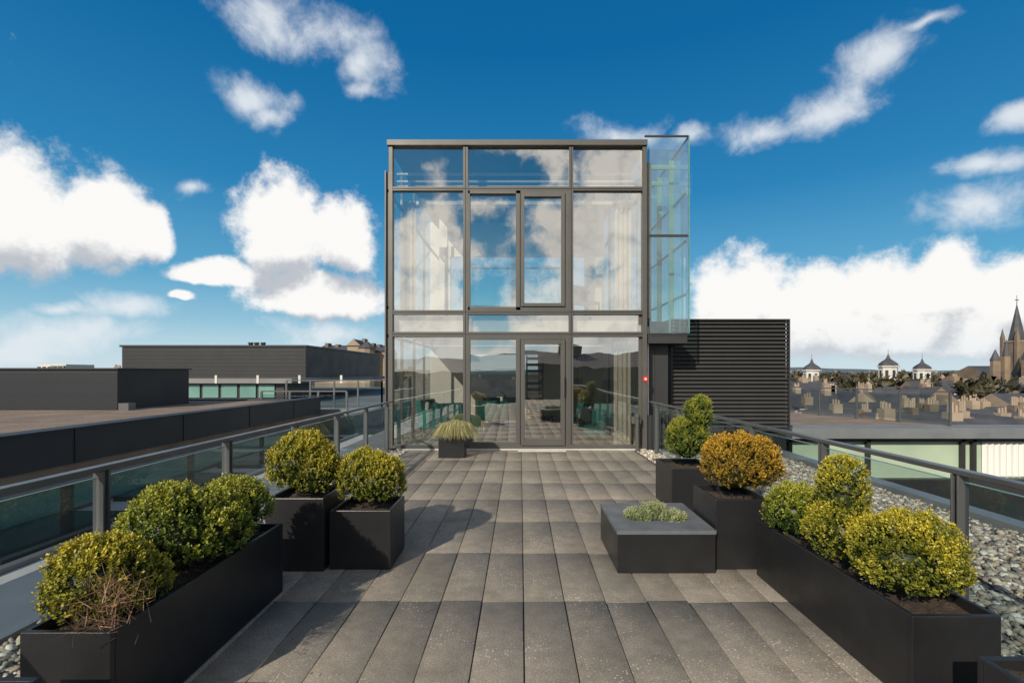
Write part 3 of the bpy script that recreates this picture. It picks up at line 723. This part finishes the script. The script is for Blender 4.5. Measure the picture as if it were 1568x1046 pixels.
# ---------------------------------------------------------------- world
W=bpy.data.worlds.new('World'); S.world=W; W.use_nodes=True; nt=W.node_tree; nt.nodes.clear()
W.cycles.sampling_method='MANUAL'; W.cycles.sample_map_resolution=256
out=N(nt,'ShaderNodeOutputWorld'); bg=N(nt,'ShaderNodeBackground'); nt.links.new(bg.outputs[0],out.inputs[0]); bg.inputs[1].default_value=.10
SE=math.radians(30); AZ=math.radians(210)
sky=N(nt,'ShaderNodeTexSky'); sky.sky_type='NISHITA'; sky.sun_disc=False; sky.sun_elevation=SE; sky.sun_rotation=AZ
sky.ozone_density=3.0; sky.air_density=1.0; sky.dust_density=.4
tc=N(nt,'ShaderNodeTexCoord'); D=tc.outputs['Generated']
def MT(op,a,b_=None,clamp=False,tree=None):
    t=tree or nt; n=N(t,'ShaderNodeMath',operation=op,use_clamp=clamp)
    for i,v in enumerate((a,b_)):
        if v is None: continue
        if isinstance(v,(int,float)): n.inputs[i].default_value=v
        else: t.links.new(v,n.inputs[i])
    return n.outputs[0]
sx=N(nt,'ShaderNodeSeparateXYZ'); nt.links.new(D,sx.inputs[0])
az=MT('ARCTAN2',sx.outputs[0],sx.outputs[1]); el=MT('ARCSINE',sx.outputs[2])
uv=N(nt,'ShaderNodeCombineXYZ'); nt.links.new(az,uv.inputs[0]); nt.links.new(el,uv.inputs[1])
def warp(sc_,amt,det):
    wn=N(nt,'ShaderNodeTexNoise'); wn.inputs['Scale'].default_value=sc_; wn.inputs['Detail'].default_value=det; nt.links.new(D,wn.inputs['Vector'])
    w1=N(nt,'ShaderNodeVectorMath',operation='SUBTRACT'); nt.links.new(wn.outputs['Color'],w1.inputs[0]); w1.inputs[1].default_value=(.5,.5,.5)
    w2=N(nt,'ShaderNodeVectorMath',operation='MULTIPLY'); nt.links.new(w1.outputs[0],w2.inputs[0]); w2.inputs[1].default_value=amt
    w3=N(nt,'ShaderNodeVectorMath',operation='ADD'); nt.links.new(uv.outputs[0],w3.inputs[0]); nt.links.new(w2.outputs[0],w3.inputs[1])
    return w3.outputs[0]
UV=warp(8,(.09,.045,0),3); UVW=warp(6,(.14,.11,0),3)
def group(name,blobs,flat=1.0):
    gt=bpy.data.node_groups.new(name,'ShaderNodeTree')
    gt.interface.new_socket('V',in_out='INPUT',socket_type='NodeSocketVector'); gt.interface.new_socket('F',in_out='OUTPUT',socket_type='NodeSocketFloat')
    gi=N(gt,'NodeGroupInput'); go=N(gt,'NodeGroupOutput'); cur=None
    for(cx,cy,rx,ry)in blobs:
        u=math.atan((cx-VX)/F); v=math.atan((HY-cy)/math.hypot(F,cx-VX))
        cu=math.cos(u); ru=rx/F*cu*cu; rv=ry/F*cu*math.cos(v)**2
        a=N(gt,'ShaderNodeVectorMath',operation='SUBTRACT'); gt.links.new(gi.outputs[0],a.inputs[0]); a.inputs[1].default_value=(u,v,0)
        b2=N(gt,'ShaderNodeVectorMath',operation='MULTIPLY'); gt.links.new(a.outputs[0],b2.inputs[0]); b2.inputs[1].default_value=(1/ru,1/rv,0)
        o_=b2.outputs[0]
        if flat!=1.0:
            b3=N(gt,'ShaderNodeVectorMath',operation='MULTIPLY'); gt.links.new(a.outputs[0],b3.inputs[0]); b3.inputs[1].default_value=(-1/ru,-flat/rv,0)
            b4=N(gt,'ShaderNodeVectorMath',operation='MAXIMUM'); gt.links.new(o_,b4.inputs[0]); gt.links.new(b3.outputs[0],b4.inputs[1]); o_=b4.outputs[0]
        c2=N(gt,'ShaderNodeVectorMath',operation='LENGTH'); gt.links.new(o_,c2.inputs[0])
        q=MT('SUBTRACT',1.0,c2.outputs['Value'],tree=gt)
        if cur is None: cur=q
        else:
            sm=N(gt,'ShaderNodeMath',operation='SMOOTH_MAX'); gt.links.new(cur,sm.inputs[0]); gt.links.new(q,sm.inputs[1]); sm.inputs[2].default_value=.12; cur=sm.outputs[0]
    gt.links.new(cur,go.inputs[0]); return gt
cum=group('cumulus',[(30,345,150,150),(160,358,95,118),(220,365,45,75),(-170,350,170,150),(440,370,95,112),(530,378,65,90),
  (490,460,130,60),(320,425,75,30),(280,456,35,14),
  (1130,480,95,105),(1240,490,100,90),(1335,470,100,105),(1450,460,95,90),(1560,470,120,105),(1350,520,360,75),(1720,480,160,130),
  (-460,400,160,110),(2100,420,280,150)],1.9)
wis=group('wisps',[(400,40,80,45),(500,45,95,55),(560,90,55,50),(565,130,30,24),(375,150,65,40),(400,185,36,24),(280,285,32,20),
  (1350,90,100,48),(1270,165,95,50),(1150,197,70,30),(1560,168,60,30),(1520,250,110,24),(1510,320,120,44),(940,205,80,26),(1065,212,40,26),(1430,40,60,14),
  (120,512,170,36),(20,530,120,28),(200,470,80,22),(510,510,110,32),(110,480,60,14),(1150,500,160,40)])
def inst(gt,v):
    g_=N(nt,'ShaderNodeGroup'); g_.node_tree=gt; nt.links.new(v,g_.inputs[0]); return g_.outputs[0]
def voff(v,o):
    a=N(nt,'ShaderNodeVectorMath',operation='ADD'); nt.links.new(v,a.inputs[0]); a.inputs[1].default_value=o; return a.outputs[0]
n1=noise(nt,D,11,8,.64,.0); n1b=noise(nt,voff(D,(-.012,0,.020)),11,6,.64,.0)
n2=noise(nt,D,14,8,.62,.25)
back=MT('MULTIPLY',sx.outputs[1],-1.0); 
bkf=N(nt,'ShaderNodeMapRange'); nt.links.new(back,bkf.inputs[0]); bkf.inputs[1].default_value=.05; bkf.inputs[2].default_value=.4
nb=noise(nt,D,6.0,2,.5,.2); bkn=MT('MULTIPLY',MT('SUBTRACT',nb,.36),2.6)
bkn=MT('SUBTRACT',MT('ADD',MT('MULTIPLY',bkf.outputs[0],1.0),bkn),1.0); bkn=MT('MINIMUM',bkn,.8)
def field(off,nn):
    f=inst(cum,voff(UV,(0,off,0)) if off else UV)
    f=MT('MAXIMUM',f,bkn); f=MT('MAXIMUM',f,-1.5)
    return MT('ADD',f,MT('MULTIPLY',MT('SUBTRACT',nn,.5),1.5))
F0=field(0,n1); F1=field(.06,n1b)
def ss(v,a,b_,lo=0,hi=1):
    r=N(nt,'ShaderNodeMapRange',interpolation_type='SMOOTHSTEP'); nt.links.new(v,r.inputs[0])
    for i,x in zip((1,2,3,4),(a,b_,lo,hi)): r.inputs[i].default_value=x
    return r.outputs[0]
A0=ss(F0,-.04,.36)
shade=ss(MT('SUBTRACT',F0,F1),-.46,.16)
ccol=mix_col(nt,shade,(5.2,5.5,6.0),(9.7,9.6,9.4))
FW=MT('ADD',inst(wis,UVW),MT('MULTIPLY',MT('SUBTRACT',n2,.50),2.2)); A1=MT('MULTIPLY',ss(FW,-.10,1.05),.88)
hs=N(nt,'ShaderNodeHueSaturation'); nt.links.new(sky.outputs[0],hs.inputs['Color']); hs.inputs['Saturation'].default_value=1.3
cr=ramp(nt,sx.outputs[2],[(0,(.50,.67,.76)),(.07,(.34,.59,.73)),(.17,(.11,.39,.62)),(.33,(.022,.225,.48)),(.55,(.003,.137,.36)),(.9,(.002,.09,.27))])
cs=N(nt,'ShaderNodeVectorMath',operation='SCALE'); nt.links.new(cr,cs.inputs[0]); cs.inputs['Scale'].default_value=10
skc=mix_col(nt,.90,hs.outputs[0],cs.outputs[0])
c=mix_col(nt,A1,skc,(8.0,8.4,8.8)); c=mix_col(nt,A0,c,ccol)
hz=ss(sx.outputs[2],.0,.10,.5,0); c=mix_col(nt,hz,c,(7.0,8.0,8.6))
nt.links.new(c,bg.inputs[0])

L=bpy.data.lights.new('sun','SUN'); L.energy=4.9; L.angle=math.radians(.5); L.color=(1,.91,.78)
o=bpy.data.objects.new('sun',L); COL.objects.link(o)
dv=Vector((-math.sin(AZ)*math.cos(SE),-math.cos(AZ)*math.cos(SE),-math.sin(SE))); o.rotation_euler=dv.to_track_quat('-Z','Y').to_euler()
o.location=(-10,-18,20)
cd=bpy.data.cameras.new('camera'); cam=bpy.data.objects.new('camera',cd); COL.objects.link(cam)
cam.location=(0,0,H); cam.rotation_euler=(math.pi/2,0,0); cd.sensor_width=36; cd.lens=36*F/1568
cd.shift_x=-(VX-784)/1568; cd.shift_y=(HY-523)/1568; cd.clip_end=20000; cd.clip_start=.05
S.camera=cam
S.view_settings.view_transform='Standard'; S.view_settings.look='None'; S.view_settings.exposure=0
